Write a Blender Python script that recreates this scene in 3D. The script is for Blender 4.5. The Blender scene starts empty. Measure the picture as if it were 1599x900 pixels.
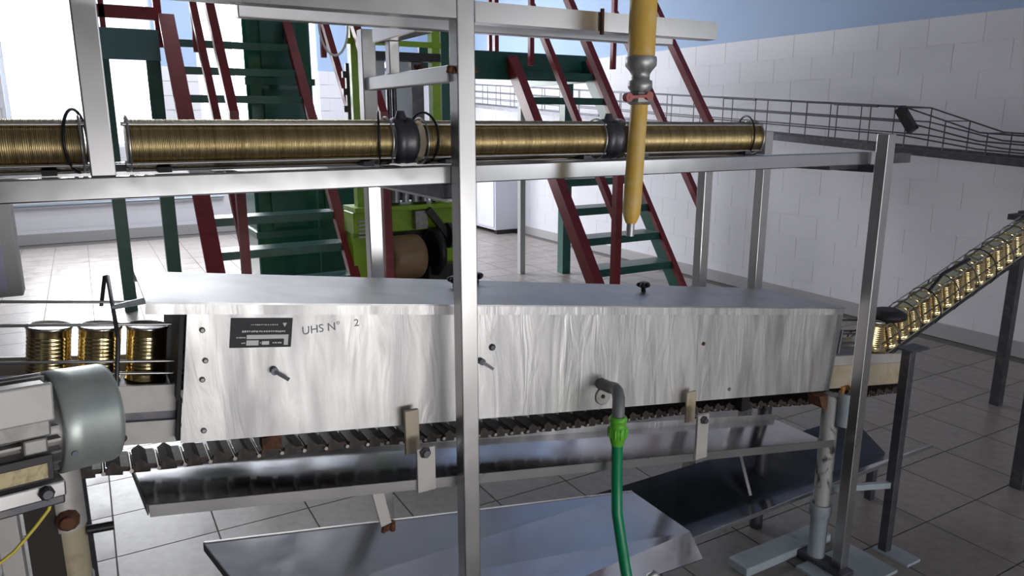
import bpy, math, random
from mathutils import Vector, Matrix
random.seed(7)
D = bpy.data; SC = bpy.context.scene; COL = SC.collection
R = math.radians

# ------------------------------------------------------------------ camera
cd = D.cameras.new('camera'); cd.sensor_width = 36; cd.lens = 1150/1599*36
cd.clip_start = 0.02; cd.clip_end = 100
cam = D.objects.new('camera', cd); COL.objects.link(cam)
cam.location = (0, 0, 1.6); cam.rotation_euler = (R(90-12.8), 0, R(-30))
SC.camera = cam
# ------------------------------------------------------------------ world, lights, exposure
w = D.worlds.new('world'); SC.world = w; w.use_nodes = True
bg = w.node_tree.nodes['Background']; bg.inputs[0].default_value = (.86, .93, 1, 1); bg.inputs[1].default_value = 2.0
def area(name, loc, target, sx, sy, power, col=(1, 1, 1)):
    l = D.lights.new(name, 'AREA'); l.shape = 'RECTANGLE'; l.size = sx; l.size_y = sy; l.energy = power; l.color = col
    o = D.objects.new(name, l); COL.objects.link(o); o.location = loc
    o.rotation_euler = (Vector(target)-Vector(loc)).to_track_quat('-Z', 'Y').to_euler(); return o
area('daylight_back_window', (0.3, 12.1, 2.5), (1.2, 5.0, 0.3), 2.2, 1.9, 380, (.95, .97, 1))
area('daylight_back_window', (2.4, 12.1, 2.5), (1.6, 6.0, 0.3), 1.8, 1.9, 200, (.95, .97, 1))
area('added_front_low_light', (1.3, -2.95, 0.48), (1.0, 1.6, 0.9), 2.9, .76, 54, (1, .97, .94))  # added lamp at a made-up low opening, shaped to light the tunnel front
area('added_front_right_light', (4.1, -2.95, 1.75), (2.6, 2.5, 1.2), 2.1, 1.0, 12, (1, .97, .94))  # added lamp behind the camera, brightens the right part of the beams
area('added_overhead_light', (2.0, 9.0, 4.9), (2.2, 8.8, 0), 3.8, 2.8, 330, (.96, .97, 1))  # added overhead lamp, brightens the back wall and far floor
vs = SC.view_settings
vs.view_transform = 'Standard'; vs.look = 'None'; vs.gamma = 1; vs.use_curve_mapping = False; vs.exposure = 0.2
SC.cycles.max_bounces = 8; SC.cycles.transparent_max_bounces = 12

# ------------------------------------------------------------------ materials
def mat(name, col, rough=.5, metal=0., noise=None, bump=None, rvar=None, emit=None, rand=0., spec=None, coat=0.):
    """noise=(scale xyz, second colour, lo, hi); bump=(scale xyz, strength); rvar=(scale xyz, lo, hi)"""
    m = D.materials.new(name); m.use_nodes = True; nt = m.node_tree; b = nt.nodes['Principled BSDF']
    b.inputs['Base Color'].default_value = (*col, 1); b.inputs['Roughness'].default_value = rough; b.inputs['Metallic'].default_value = metal
    if spec is not None: b.inputs['Specular IOR Level'].default_value = spec
    if coat: b.inputs['Coat Weight'].default_value = coat; b.inputs['Coat Roughness'].default_value = .15
    tc = nt.nodes.new('ShaderNodeTexCoord')
    def ns(scale, detail=4, dist=0.):
        mp = nt.nodes.new('ShaderNodeMapping'); mp.inputs['Scale'].default_value = scale
        nt.links.new(tc.outputs['Object'], mp.inputs[0])
        n = nt.nodes.new('ShaderNodeTexNoise'); n.inputs['Scale'].default_value = 1; n.inputs['Detail'].default_value = detail
        n.inputs['Distortion'].default_value = dist
        nt.links.new(mp.outputs[0], n.inputs['Vector']); return n
    src = None
    if noise:
        n = ns(noise[0], 6, .6); r = nt.nodes.new('ShaderNodeValToRGB')
        r.color_ramp.elements[0].position = noise[2]; r.color_ramp.elements[1].position = noise[3]
        r.color_ramp.elements[0].color = (*col, 1); r.color_ramp.elements[1].color = (*noise[1], 1)
        nt.links.new(n.outputs['Fac'], r.inputs[0]); src = r.outputs[0]
    if rand:
        oi = nt.nodes.new('ShaderNodeObjectInfo'); hs = nt.nodes.new('ShaderNodeHueSaturation')
        mr = nt.nodes.new('ShaderNodeMapRange'); mr.inputs[3].default_value = 1-rand; mr.inputs[4].default_value = 1+rand
        nt.links.new(oi.outputs['Random'], mr.inputs[0]); nt.links.new(mr.outputs[0], hs.inputs['Value'])
        if src: nt.links.new(src, hs.inputs['Color'])
        else: hs.inputs['Color'].default_value = (*col, 1)
        src = hs.outputs[0]
    if src: nt.links.new(src, b.inputs['Base Color'])
    if rvar:
        n = ns(rvar[0], 5, 1.2); mr = nt.nodes.new('ShaderNodeMapRange')
        mr.inputs[1].default_value = .3; mr.inputs[2].default_value = .7
        mr.inputs[3].default_value = rvar[1]; mr.inputs[4].default_value = rvar[2]
        nt.links.new(n.outputs['Fac'], mr.inputs[0]); nt.links.new(mr.outputs[0], b.inputs['Roughness'])
    if bump:
        n = ns(bump[0], 5, bump[2] if len(bump) > 2 else 0); bp = nt.nodes.new('ShaderNodeBump'); bp.inputs['Strength'].default_value = bump[1]
        bp.inputs['Distance'].default_value = .01
        nt.links.new(n.outputs['Fac'], bp.inputs['Height']); nt.links.new(bp.outputs[0], b.inputs['Normal'])
    if emit: b.inputs['Emission Color'].default_value = (*emit[0], 1); b.inputs['Emission Strength'].default_value = emit[1]
    return m
M = {}
M['steel'] = mat('stainless_steel', (.62, .61, .605), .3, 1, noise=((5, 5, 5), (.56, .55, .55), .3, .9), rvar=((6, 6, 6), .27, .35))
M['beam'] = mat('satin_stainless_beam', (.60, .60, .61), .18, 1, noise=((9, 9, 9), (.5, .5, .51), .4, .8), rvar=((9, 9, 9), .16, .22))
M['sheet'] = mat('brushed_stainless_sheet', (.74, .73, .72), .4, 1, noise=((14, 14, 3), (.56, .55, .55), .42, .72),
                 rvar=((10, 10, 2.2), .38, .6), bump=((22, 22, 4), .22, 1.5))
M['sheet2'] = mat('polished_stainless_tray', (.42, .42, .44), .2, 1, noise=((6, 6, 6), (.37, .37, .39), .4, .8), rvar=((5, 5, 5), .10, .22))
M['lid'] = mat('satin_stainless_lid', (.5, .5, .51), .42, 1, noise=((8, 8, 8), (.42, .42, .43), .4, .8), rvar=((6, 6, 6), .36, .48))
M['darksteel'] = mat('dark_weathered_steel', (.12, .12, .14), .45, .8, noise=((20, 20, 20), (.2, .18, .17), .5, .75))
M['cast'] = mat('grey_cast_metal', (.34, .33, .32), .45, .6, noise=((30, 30, 30), (.2, .19, .18), .45, .75))
M['plate'] = mat('painted_grey_plate', (.55, .53, .51), .5, .35, noise=((12, 12, 12), (.42, .39, .36), .5, .8))
M['cream'] = mat('stained_cream_plate', (.5, .44, .33), .55, .2, noise=((14, 14, 14), (.36, .24, .12), .5, .8))
M['cowl'] = mat('grey_green_cowl_paint', (.58, .63, .60), .42, .6, noise=((20, 20, 4), (.46, .51, .49), .45, .75))
M['rust'] = mat('rust', (.16, .065, .035), .85, .1, noise=((60, 60, 60), (.06, .03, .02), .4, .7))
M['orange'] = mat('rusted_orange_bracket', (.55, .26, .07), .7, .2, noise=((50, 50, 50), (.25, .08, .02), .45, .7))
M['chain'] = mat('oily_chain_steel', (.035, .028, .025), .55, .2, noise=((60, 60, 60), (.085, .055, .04), .45, .7))
M['pin'] = mat('bright_chain_pin', (.75, .7, .64), .25, 1)
M['gold'] = mat('gold_lacquered_lid', (.46, .355, .18), .38, 1, noise=((160, 4, 4), (.33, .245, .115), .42, .62), rvar=((300, 4, 4), .26, .46))
M['can'] = mat('gold_lacquered_tin', (.86, .69, .36), .17, 1)
M['canrim'] = mat('bright_tin_rim', (.80, .77, .7), .2, 1)
M['red'] = mat('dark_red_paint', (.23, .018, .028), .42, noise=((12, 12, 12), (.15, .012, .02), .5, .75))
M['green'] = mat('dark_green_paint', (.012, .095, .072), .35, noise=((9, 9, 9), (.02, .13, .10), .45, .75))
M['green2'] = mat('glossy_green_paint', (.012, .10, .07), .16, noise=((3, 3, 3), (.025, .14, .10), .4, .7))
M['teal'] = mat('teal_paint', (.08, .20, .21), .4)
M['lime'] = mat('lime_green_paint', (.30, .52, .02), .38, noise=((9, 9, 9), (.2, .38, .02), .5, .75))
M['yellow'] = mat('yellow_gas_pipe_paint', (.80, .50, .09), .45, noise=((26, 26, 26), (.80, .60, .27), .45, .75))
M['pipegrey'] = mat('galvanised_fitting', (.50, .50, .50), .42, .7, noise=((60, 60, 60), (.36, .36, .37), .4, .7))
M['valvered'] = mat('faded_red_lever', (.52, .16, .14), .5)
M['hose'] = mat('green_rubber_hose', (.0, .23, .095), .35)
M['union'] = mat('bright_green_plastic', (.13, .50, .035), .33)
M['pvc'] = mat('grey_pvc', (.17, .18, .19), .45)
M['bluegrey'] = mat('blue_grey_enamel', (.33, .38, .42), .4, noise=((20, 20, 20), (.25, .29, .33), .5, .75))
M['yellowed'] = mat('yellowed_leg_paint', (.46, .40, .28), .45, noise=((14, 14, 14), (.33, .25, .14), .5, .75))
M['legwhite'] = mat('flaking_leg_paint', (.42, .43, .42), .5, noise=((22, 22, 14), (.06, .05, .04), .52, .6))
M['black'] = mat('black_plastic', (.012, .012, .015), .4)
M['rubber'] = mat('black_rubber', (.012, .010, .013), .6)
M['ink'] = mat('black_plate_ink', (.014, .012, .02), .55)
M['white'] = mat('white_plate_print', (.8, .79, .78), .5)
M['marker'] = mat('faded_marker', (.27, .27, .28), .6)
M['brass'] = mat('brass_data_plate', (.42, .36, .21), .45, .5, noise=((80, 80, 80), (.25, .2, .12), .45, .7))
M['cable'] = mat('yellow_cable', (.75, .62, .09), .45)
M['cablewhite'] = mat('white_cable', (.85, .85, .85), .4)
M['lavender'] = mat('pale_lavender_panel', (.55, .52, .72), .35)
M['palegrey'] = mat('pale_grey_paint', (.5, .5, .5), .45)
M['cab'] = mat('white_cabinet_paint', (.68, .68, .77), .4)
M['bluesteel'] = mat('blue_grey_machine_steel', (.30, .36, .42), .3, .6)
M['paleblue'] = mat('pale_blue_machine_guard', (.58, .66, .74), .3)
M['gutter'] = mat('dark_steel_gutter', (.17, .18, .21), .3, 1, noise=((6, 6, 6), (.11, .12, .14), .4, .75))
M['umber'] = mat('dark_brown_plate', (.03, .022, .02), .7)
M['tan'] = mat('tan_drum', (.30, .19, .10), .4, noise=((1, 1, 14), (.17, .10, .055), .4, .7))
M['tile'] = mat('grey_ceramic_floor_tile', (.25, .22, .208), .34, noise=((26, 26, 26), (.20, .175, .165), .4, .7), rvar=((5, 5, 5), .28, .46), rand=.06)
M['grout'] = mat('dark_tile_grout', (.12, .11, .105), .8)
M['block'] = mat('white_painted_block', (.66, .65, .70), .6, bump=((40, 40, 40), .15), rand=.012)
M['mortar'] = mat('white_painted_mortar', (.645, .635, .685), .8)
M['blue'] = mat('pale_blue_wall_paint', (.33, .44, .64), .7)
M['base'] = mat('grey_baseboard_tile', (.36, .35, .36), .5)
M['ceil'] = mat('grey_ceiling', (.5, .51, .53), .8)
M['dim'] = mat('dark_grey_wall', (.05, .05, .055), .8)
M['offwhite'] = mat('off_white_wall', (.62, .61, .60), .8)
M['frame'] = mat('window_frame_paint', (.75, .75, .76), .5)
g = D.materials.new('window_glass'); g.use_nodes = True; nt = g.node_tree; nt.nodes.clear()
o_ = nt.nodes.new('ShaderNodeOutputMaterial'); mx = nt.nodes.new('ShaderNodeMixShader'); tr = nt.nodes.new('ShaderNodeBsdfTransparent'); gl = nt.nodes.new('ShaderNodeBsdfGlossy')
gl.inputs['Roughness'].default_value = .02; mx.inputs[0].default_value = .06
nt.links.new(tr.outputs[0], mx.inputs[1]); nt.links.new(gl.outputs[0], mx.inputs[2]); nt.links.new(mx.outputs[0], o_.inputs[0]); M['glass'] = g

# ------------------------------------------------------------------ mesh builder
V = Vector
class MB:
    def __init__(s): s.v = []; s.f = []; s.sm = []
    def add(s, vs, fs, smooth=False):
        n = len(s.v); s.v += [tuple(v) for v in vs]
        for f in fs: s.f.append(tuple(i+n for i in f)); s.sm.append(smooth)
        return s
    def box(s, x0, x1, y0, y1, z0, z1):
        return s.hexa([(x0, y0, z0), (x1, y0, z0), (x1, y1, z0), (x0, y1, z0), (x0, y0, z1), (x1, y0, z1), (x1, y1, z1), (x0, y1, z1)])
    def hexa(s, p):
        return s.add(p, [(0, 3, 2, 1), (4, 5, 6, 7), (0, 1, 5, 4), (1, 2, 6, 5), (2, 3, 7, 6), (3, 0, 4, 7)])
    def bar(s, p, q, wd, ht, up=(0, 0, 1)):
        p, q = V(p), V(q); d = (q-p).normalized(); u = V(up); a = d.cross(u)
        if a.length < 1e-4: a = d.cross(V((0, 1, 0)))
        a.normalize(); u = a.cross(d); a = a*wd/2; u = u*ht/2
        return s.hexa([p-a-u, q-a-u, q+a-u, p+a-u, p-a+u, q-a+u, q+a+u, p+a+u])
    def prism(s, poly, ext):
        n = len(poly); e = V(ext); vs = [V(p) for p in poly]+[V(p)+e for p in poly]
        fs = [tuple(range(n))[::-1], tuple(range(n, 2*n))]+[(i, (i+1) % n, n+(i+1) % n, n+i) for i in range(n)]
        return s.add(vs, fs)
    def lathe(s, p, q, prof, n=20, cap=True, smooth=True):
        """prof = [(t along p->q in metres, radius)]"""
        p, q = V(p), V(q); d = (q-p).normalized(); a = d.orthogonal().normalized(); b = d.cross(a)
        vs = []; fs = []
        for (t, r) in prof:
            for k in range(n):
                an = 2*math.pi*k/n; vs.append(p+d*t+a*(r*math.cos(an))+b*(r*math.sin(an)))
        for i in range(len(prof)-1):
            for k in range(n):
                fs.append((i*n+k, i*n+(k+1) % n, (i+1)*n+(k+1) % n, (i+1)*n+k))
        s.add(vs, fs, smooth)
        if cap:
            m = len(prof)-1
            s.add(vs[:n], [tuple(range(n))[::-1]]); s.add(vs[m*n:], [tuple(range(n))])
        return s
    def cyl(s, p, q, r, n=16, r2=None):
        L = (V(q)-V(p)).length; return s.lathe(p, q, [(0, r), (L, r if r2 is None else r2)], n)
    def tube(s, pts, r, n=8, closed=False):
        P = [V(p) for p in pts]; m = len(P); vs = []; a = None
        for i in range(m):
            if closed: d = P[(i+1) % m]-P[i-1]
            else: d = P[min(i+1, m-1)]-P[max(i-1, 0)]
            d.normalize()
            a = (d.orthogonal() if a is None else a-d*a.dot(d)).normalized(); b = d.cross(a)
            for k in range(n):
                an = 2*math.pi*k/n; vs.append(P[i]+a*(r*math.cos(an))+b*(r*math.sin(an)))
        fs = []
        for i in range(m if closed else m-1):
            j = (i+1) % m
            for k in range(n): fs.append((i*n+k, i*n+(k+1) % n, j*n+(k+1) % n, j*n+k))
        s.add(vs, fs, True)
        if not closed: s.add(vs[:n], [tuple(range(n))[::-1]]); s.add(vs[-n:], [tuple(range(n))])
        return s
    def ring(s, c, axis, rad, r, n=30, k=8):
        c = V(c); d = V(axis).normalized(); a = d.orthogonal().normalized(); b = d.cross(a)
        return s.tube([c+a*rad*math.cos(2*math.pi*i/n)+b*rad*math.sin(2*math.pi*i/n) for i in range(n)], r, k, True)
    def mesh(s, name, m, off=(0, 0, 0)):
        me = D.meshes.new(name); o = V(off); me.from_pydata([V(v)-o for v in s.v], [], s.f)
        me.polygons.foreach_set('use_smooth', s.sm); me.materials.append(M[m] if isinstance(m, str) else m); me.update(); return me
    def build(s, name, m, parent=None, label=None, bevel=0., kind=None):
        off = wloc(parent)
        ob = D.objects.new(name, s.mesh(name, m, off)); COL.objects.link(ob)
        if parent: ob.parent = parent
        if label: ob['label'] = label
        if kind: ob['kind'] = kind
        if bevel:
            b = ob.modifiers.new('bevel', 'BEVEL'); b.width = bevel; b.segments = 2; b.limit_method = 'ANGLE'
        return ob
def wloc(o):
    l = V((0, 0, 0))
    while o: l = l+o.location; o = o.parent
    return l
def tag(o, label, cat, group=None):
    o['label'] = label; o['category'] = cat
    if group: o['group'] = group
    return o
def thing(name, loc, label, cat, group=None):
    e = D.objects.new(name, None); COL.objects.link(e); e.location = loc; e.empty_display_size = .05
    return tag(e, label, cat, group)
def inst(name, me, loc, parent=None):
    o = D.objects.new(name, me); COL.objects.link(o)
    if parent: o.parent = parent; o.location = V(loc)-wloc(parent)
    else: o.location = loc
    return o
def struct(mb, name, m, bevel=0.):
    return mb.build(name, m, None, None, bevel, 'structure')
def text_mesh(txt, size):
    c = D.curves.new('txt', 'FONT'); c.body = txt; c.size = size; c.extrude = .0003
    o = D.objects.new('txt', c); COL.objects.link(o); bpy.context.view_layer.update()
    me = D.meshes.new_from_object(o.evaluated_get(bpy.context.evaluated_depsgraph_get()))
    vs = [tuple(v.co) for v in me.vertices]; fs = [tuple(p.vertices) for p in me.polygons]
    D.objects.remove(o); D.curves.remove(c); D.meshes.remove(me); return vs, fs

# ------------------------------------------------------------------ setting
XR, YB, HP = 5.5, 11.5, 2.33            # right wall, back wall, top of white paint
floor = struct(MB().box(-3.6, XR+.1, -2.6, YB+.2, -.12, -.006), 'floor', 'grout')
TX, TY = .36, .3435
tm = MB().box(.003, TX-.003, .003, TY-.003, -.006, 0).mesh('tile', 'tile')
cells = []
for i in range(-10, 16):
    for j in range(-10, 27):
        x = -.05+TX*i; y = 2.886-.3435*3+TY*j
        if x+TX > XR or y+TY > YB or x < -3.5 or y < -2.5: continue
        cx, cy = x+TX/2, y+TY/2
        ang = math.degrees(math.atan2(cx, cy)); dist = math.hypot(cx, cy)
        cells.append((0 if (-7 < ang < 66 and dist > 1.75) else 1, dist, x, y))
cells.sort()
rest = MB()
for k, (vis, dist, x, y) in enumerate(cells):
    if k < 298: inst('tile', tm, (x, y, 0), floor)
    else: rest.box(x+.003, x+TX-.003, y+.003, y+TY-.003, -.006, 0)
rest.build('tile_field', 'tile', floor, 'far floor tiles', kind='stuff')

# back wall with two window openings
wb = MB(); y0, y1 = YB, YB+.2
WIN = [(-.75, 1.02, 1.25, 3.35), (1.55, 3.25, 1.25, 3.35)]
wb.box(-3.6, WIN[0][0], y0, y1, 0, 4.2).box(WIN[0][1], WIN[1][0], y0, y1, 0, 4.2).box(WIN[1][1], XR+.2, y0, y1, 0, 4.2)
for (a, b, c, d) in WIN: wb.box(a, b, y0, y1, 0, c).box(a, b, y0, y1, d, 4.2)
wall_back = struct(wb, 'wall_back', 'blue')
wall_right = struct(MB().box(XR, XR+.2, -2.6, YB+.2, 0, 4.2), 'wall_right', 'blue')
struct(MB().box(-3.8, -3.6, -2.6, YB, 0, 4.2), 'wall_left', 'dim')
FW = (-.2, 2.8, .02, .90)  # made-up opening, kept low so it lights the tunnel more than the beam
F2 = (3.0, 5.2, 1.2, 2.3); fwm = MB()  # made-up opening for the added light at the front right
for (a, b, z0, z1) in ((-3.6, FW[0], 0, 4.2), (FW[0], FW[1], 0, FW[2]), (FW[0], FW[1], FW[3], 4.2), (FW[1], F2[0], 0, 4.2), (F2[0], F2[1], 0, F2[2]), (F2[0], F2[1], F2[3], 4.2), (F2[1], XR+.2, 0, 4.2)): fwm.box(a, b, -2.8, -2.6, z0, z1)
struct(fwm, 'wall_front', 'offwhite')
SK = (0, 4.0, 7.5, 10.5)  # made-up ceiling opening for the added overhead light
struct(MB().box(-3.8, XR+.2, -2.8, SK[2], 4.2, 4.35).box(-3.8, XR+.2, SK[3], YB+.2, 4.2, 4.35).box(-3.8, SK[0], SK[2], SK[3], 4.2, 4.35).box(SK[1], XR+.2, SK[2], SK[3], 4.2, 4.35), 'ceiling', 'ceil')
f = MB(); a, b, c, d = SK
f.box(a, a+.05, c, d, 4.24, 4.3).box(b-.05, b, c, d, 4.24, 4.3).box(a+.05, b-.05, c, c+.05, 4.24, 4.3).box(a+.05, b-.05, d-.05, d, 4.24, 4.3)
wn = struct(f, 'window_4', 'frame'); MB().box(a+.05, b-.05, c+.05, d-.05, 4.265, 4.27).build('pane', 'glass', wn)  # frame and pane of the added ceiling opening
# white painted blocks, proud of the wall, up to the blue band
BL, BH = .40, .194
mr_ = MB().box(-.0022, 0, .0018, BL-.0018, .0018, BH-.0018).mesh('block', 'block')
mb_ = MB().box(.0018, BL-.0018, -.0022, 0, .0018, BH-.0018).mesh('block', 'block')
struct(MB().box(XR-.004, XR, -2.6, YB, 0, HP), 'trim_1', 'mortar')
restr = MB(); n = 0
for j in range(12):
    for i in range(28, -8, -1):
        y = i*BL+(BL/2 if j % 2 else 0); 
        if y+BL > YB: continue
        ya = y
        if y > 1.9 and n < 299: inst('block', mr_, (XR-.004, y, j*BH), wall_right); n += 1
        else: restr.box(XR-.008, XR-.004, ya+.003, ya+BL-.003, j*BH+.003, (j+1)*BH-.003)
restr.build('block_field', 'block', wall_right, kind='stuff')
def inwin(x0, x1, z0, z1): return any(x1 > a and x0 < b and z1 > c and z0 < d for (a, b, c, d) in WIN)
mo = MB()
mo.box(-3.6, WIN[0][0], YB-.004, YB, 0, HP).box(WIN[0][1], WIN[1][0], YB-.004, YB, 0, HP).box(WIN[1][1], XR, YB-.004, YB, 0, HP)
for (a, b, c, d) in WIN: mo.box(a, b, YB-.004, YB, 0, c)
struct(mo, 'trim_2', 'mortar')
for j in range(12):
    for i in range(-3, 14):
        x0 = i*BL+(BL/2 if j % 2 else 0); x1 = x0+BL; z0, z1 = j*BH, (j+1)*BH
        if x1 > XR-.02: continue
        if inwin(x0+.01, x1-.01, z0+.02, z1-.02):
            for (a, b, c, d) in WIN:      # cut block at the opening
                if x0 < a < x1 and z1 > c: MB().box(x0+.004, a-.002, YB-.012, YB-.004, z0+.004, z1-.004).build('block', 'block', wall_back)
                if x0 < b < x1 and z1 > c: MB().box(b+.002, x1-.004, YB-.012, YB-.004, z0+.004, z1-.004).build('block', 'block', wall_back)
        else: inst('block', mb_, (x0, YB-.004, z0), wall_back)
struct(MB().box(-3.6, XR-.03, YB-.03, YB-.012, 0, .14), 'baseboard_back', 'base')
struct(MB().box(XR-.03, XR-.012, -2.6, YB-.03, 0, .11), 'baseboard_right', 'base')
for n, (a, b, c, d) in enumerate(WIN):
    f = MB(); f.box(a, a+.05, YB+.03, YB+.1, c, d).box(b-.05, b, YB+.03, YB+.1, c, d).box(a+.05, b-.05, YB+.03, YB+.1, c, c+.05).box(a+.05, b-.05, YB+.03, YB+.1, d-.05, d)
    wn = struct(f, 'window_%d' % (n+1), 'frame')
    MB().box(a+.05, b-.05, YB+.06, YB+.066, c+.05, d-.05).build('pane', 'glass', wn)
for n, (a, b, c, d) in ((3, FW), (5, F2)):
    f = MB().box(a, a+.05, -2.75, -2.65, c, d).box(b-.05, b, -2.75, -2.65, c, d).box(a+.05, b-.05, -2.75, -2.65, c, c+.05).box(a+.05, b-.05, -2.75, -2.65, d-.05, d)
    wn = struct(f, 'window_%d' % n, 'frame'); MB().box(a+.05, b-.05, -2.71, -2.704, c+.05, d-.05).build('pane', 'glass', wn)  # frames and panes of the two made-up front openings
cp = MB().cyl((-3, YB-.04, .50), (1.75, YB-.04, .525), .018, 10); tag(cp.build('conduit', 'bluesteel'), 'dark thin conduit running low along the white back wall', 'pipe')

# ------------------------------------------------------------------ stairs (ascend towards the back wall)
def stair(x0, x1, yb, slope, px0, px1, py, ptop, ztop, label, mids, cols, fl):
    """line: y = yb + z*slope along the stringers; handrail posts stand at y=py"""
    t = thing('steel_staircase', ((x0+x1)/2, yb, 0), label, 'stairs', 'green and red factory stairs')
    P = lambda x, z, o=0.: (x, yb+z*slope+o, z)
    for x, sc, fw_ in ((x0, cols[0], fl[0]), (x1, cols[1], fl[1])):
        MB().prism([P(x-.006, 0, -.02), P(x-.006, 0, .15), P(x-.006, ztop, .15), P(x-.006, ztop, -.02)], (.012, 0, 0)).build('stringer', sc, t)
        MB().bar(P(x, .02, -.03), P(x, ztop, -.03), fw_, .035).build('stringer_flange', 'red', t, 'dark red front edge of the green stringer')
    z = .225
    while z < ztop-.05:
        y = yb+z*slope
        MB().box(x0+.008, x1-.008, y-.04, y+.17, z-.012, z).box(x0+.008, x1-.008, y-.045, y-.035, z-.06, z).build('tread', 'green', t)
        z += .225
    for x in (px0, px1):
        MB().box(x-.028, x+.028, py-.028, py+.028, 0, ptop).build('handrail_post', 'red', t)
        e = (min(ztop, 2.2)+1.1-ptop)
        MB().bar((x, py, ptop-.02), (x, py+e*slope, ptop-.02+e), .055, .055).build('handrail', 'red', t)
        m0 = ptop-mids; MB().bar((x, py, m0), (x, py+(e)*slope, m0+e), .05, .05).build('mid_rail', 'red', t)
        yy = py+e*slope; MB().box(x-.02, x+.02, yy-.02, yy+.02, min(ztop, 2.2)-.1, ptop+e).build('handrail_post', 'red', t)
    return t
stair(.74, 1.72, 5.064, .80, .84, 1.80, 4.86, 1.66, 2.45, 'wide green staircase with dark red rails at the left, in front of the green column', .86, ('red', 'red'), (.12, .075))
stair(3.40, 4.22, 4.300, .745, 3.36, 4.22, 4.28, 1.61, 2.15, 'green staircase with dark red rails at the right, beside the white block wall', .72, ('red', 'green'), (.085, .05))

# platforms behind the stairs
t = thing('raised_platform', (.7, 7.2, 0), 'teal raised platform on two green posts at the far left', 'platform')
MB().box(.10, .66, 6.93, 8.0, 2.16, 2.20).build('deck', 'green', t)
MB().box(.10, .66, 6.90, 6.93, 2.08, 2.32).build('fascia', 'teal', t)
for x, wd in ((.235, .10), (.605, .11)):
    MB().box(x-wd/2, x+wd/2, 6.96, 7.05, 0, 2.16).build('post', 'green', t)
MB().box(.25, .29, 6.95, 6.99, 2.20, 3.1).build('rail_post', 'red', t); MB().box(.655, .715, 7.06, 7.12, 2.20, 3.2).build('rail_post', 'red', t); MB().bar((.14, 6.97, 2.45), (.66, 6.97, 2.45), .04, .10).build('rail', 'red', t)
t = thing('raised_platform', (3.4, 6.4, 0), 'dark green platform at the top of the right staircase', 'platform')
MB().box(2.55, 4.36, 6.0, 7.2, 2.08, 2.13).build('deck', 'green', t)
MB().box(2.55, 4.36, 5.97, 6.0, 1.96, 2.20).build('fascia', 'green', t)
MB().box(4.33, 4.36, 6.0, 7.2, 1.96, 2.20).build('fascia', 'green', t)
MB().box(4.38-.05, 4.38+.05, 6.42, 6.52, 0, 2.08).build('post', 'green', t)
MB().box(3.93, 3.99, 6.63, 6.69, 0, 2.08).build('post', 'palegrey', t, 'pale grey post')
for x in (3.02, 3.32): MB().box(x-.02, x+.02, 6.02, 6.06, 2.13, 3.1).build('rail_post', 'red', t)
MB().box(3.50, 3.535, 6.5, 6.54, 2.13, 3.1).build('rail_post', 'red', t)
MB().bar((2.6, 6.04, 3.05), (3.4, 6.04, 3.05), .04, .04).build('rail', 'red', t)

# green column behind the left staircase
t = thing('green_column', (1.7, 7.4, 0), 'tall glossy dark green column behind the left staircase', 'column')
MB().box(1.36, 1.96, 7.12, 7.7, 0, 3.6).build('casing', 'green2', t, bevel=.03)
for zz in (.55, 1.25, 1.95, 2.75): MB().box(1.345, 1.975, 7.105, 7.7, zz-.03, zz+.03).build('band', 'green', t)
MB().box(1.50, 1.82, 7.085, 7.11, .62, 1.18).build('panel', 'green', t); MB().box(1.50, 1.82, 7.085, 7.11, 1.32, 1.88).build('panel', 'green', t)
MB().box(1.50, 1.82, 7.085, 7.11, 2.05, 2.68).build('panel', 'green', t)

MB().box(1.975, 2.42, 7.2, 7.7, 0, 1.25).build('side_casing', 'green', t, 'lower side casing')
MB().box(2.03, 2.36, 7.18, 7.2, .66, 1.15).build('panel', 'green2', t)
# lime-green machine between the stairs
t = thing('seaming_machine', (2.0, 5.2, 0), 'lime green machine with tall columns between the two staircases', 'machine')
MB().box(1.60, 2.50, 5.05, 5.30, .76, .93).build('base_cabinet', 'lime', t, bevel=.01)
for k in range(5): MB().box(1.63, 1.76, 5.035, 5.05, .955-.03*k-.10, .955-.03*k-.085).build('louvre', 'palegrey', t)
MB().box(1.60, 2.52, 5.0, 5.3, .93, .965).build('table_edge', 'lime', t)
for x, wd in ((1.69, .075), (2.325, .065)):
    MB().box(x-wd/2, x+wd/2, 5.1, 5.18, .965, 2.6).build('column', 'lime', t)
MB().box(1.62, 2.36, 5.08, 5.1, 2.14, 2.18).build('crossbar', 'lime', t)
MB().box(1.70, 2.36, 5.09, 5.2, 2.04, 2.10).build('crossbar', 'black', t)
MB().box(1.735, 1.80, 5.14, 5.2, .965, 2.1).build('guide_column', 'bluesteel', t)
MB().box(1.81, 1.945, 5.2, 5.24, 1.15, 2.1).build('guard_panel', 'paleblue', t)
for x in (1.965, 2.005): MB().cyl((x, 5.18, .965), (x, 5.18, 2.1), .018, 12).build('guide_rod', 'darksteel', t)
MB().box(2.035, 2.15, 5.22, 5.26, 1.15, 2.08).build('guard_panel', 'paleblue', t)
MB().box(2.16, 2.26, 5.2, 5.28, .965, 2.08).build('guide_column', 'darksteel', t)
MB().box(2.39, 2.52, 5.15, 5.25, .965, 2.3).build('guide_column', 'green', t, 'dark green column at the right side')
MB().box(1.86, 2.33, 5.06, 5.35, 1.0, 1.19).build('turret_housing', 'bluesteel', t, bevel=.015)
for k in range(5): MB().cyl((1.93+.08*k, 5.03, .99), (1.93+.08*k, 5.03, 1.12), .028, 14).build('seaming_head', 'pipegrey', t)
MB().lathe((1.82, 4.93, .58), (2.12, 4.93, .58), [(0, .15), (.01, .165), (.05, .17), (.21, .17), (.24, .165), (.27, .13)], 28).build('drum', 'tan', t)
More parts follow.
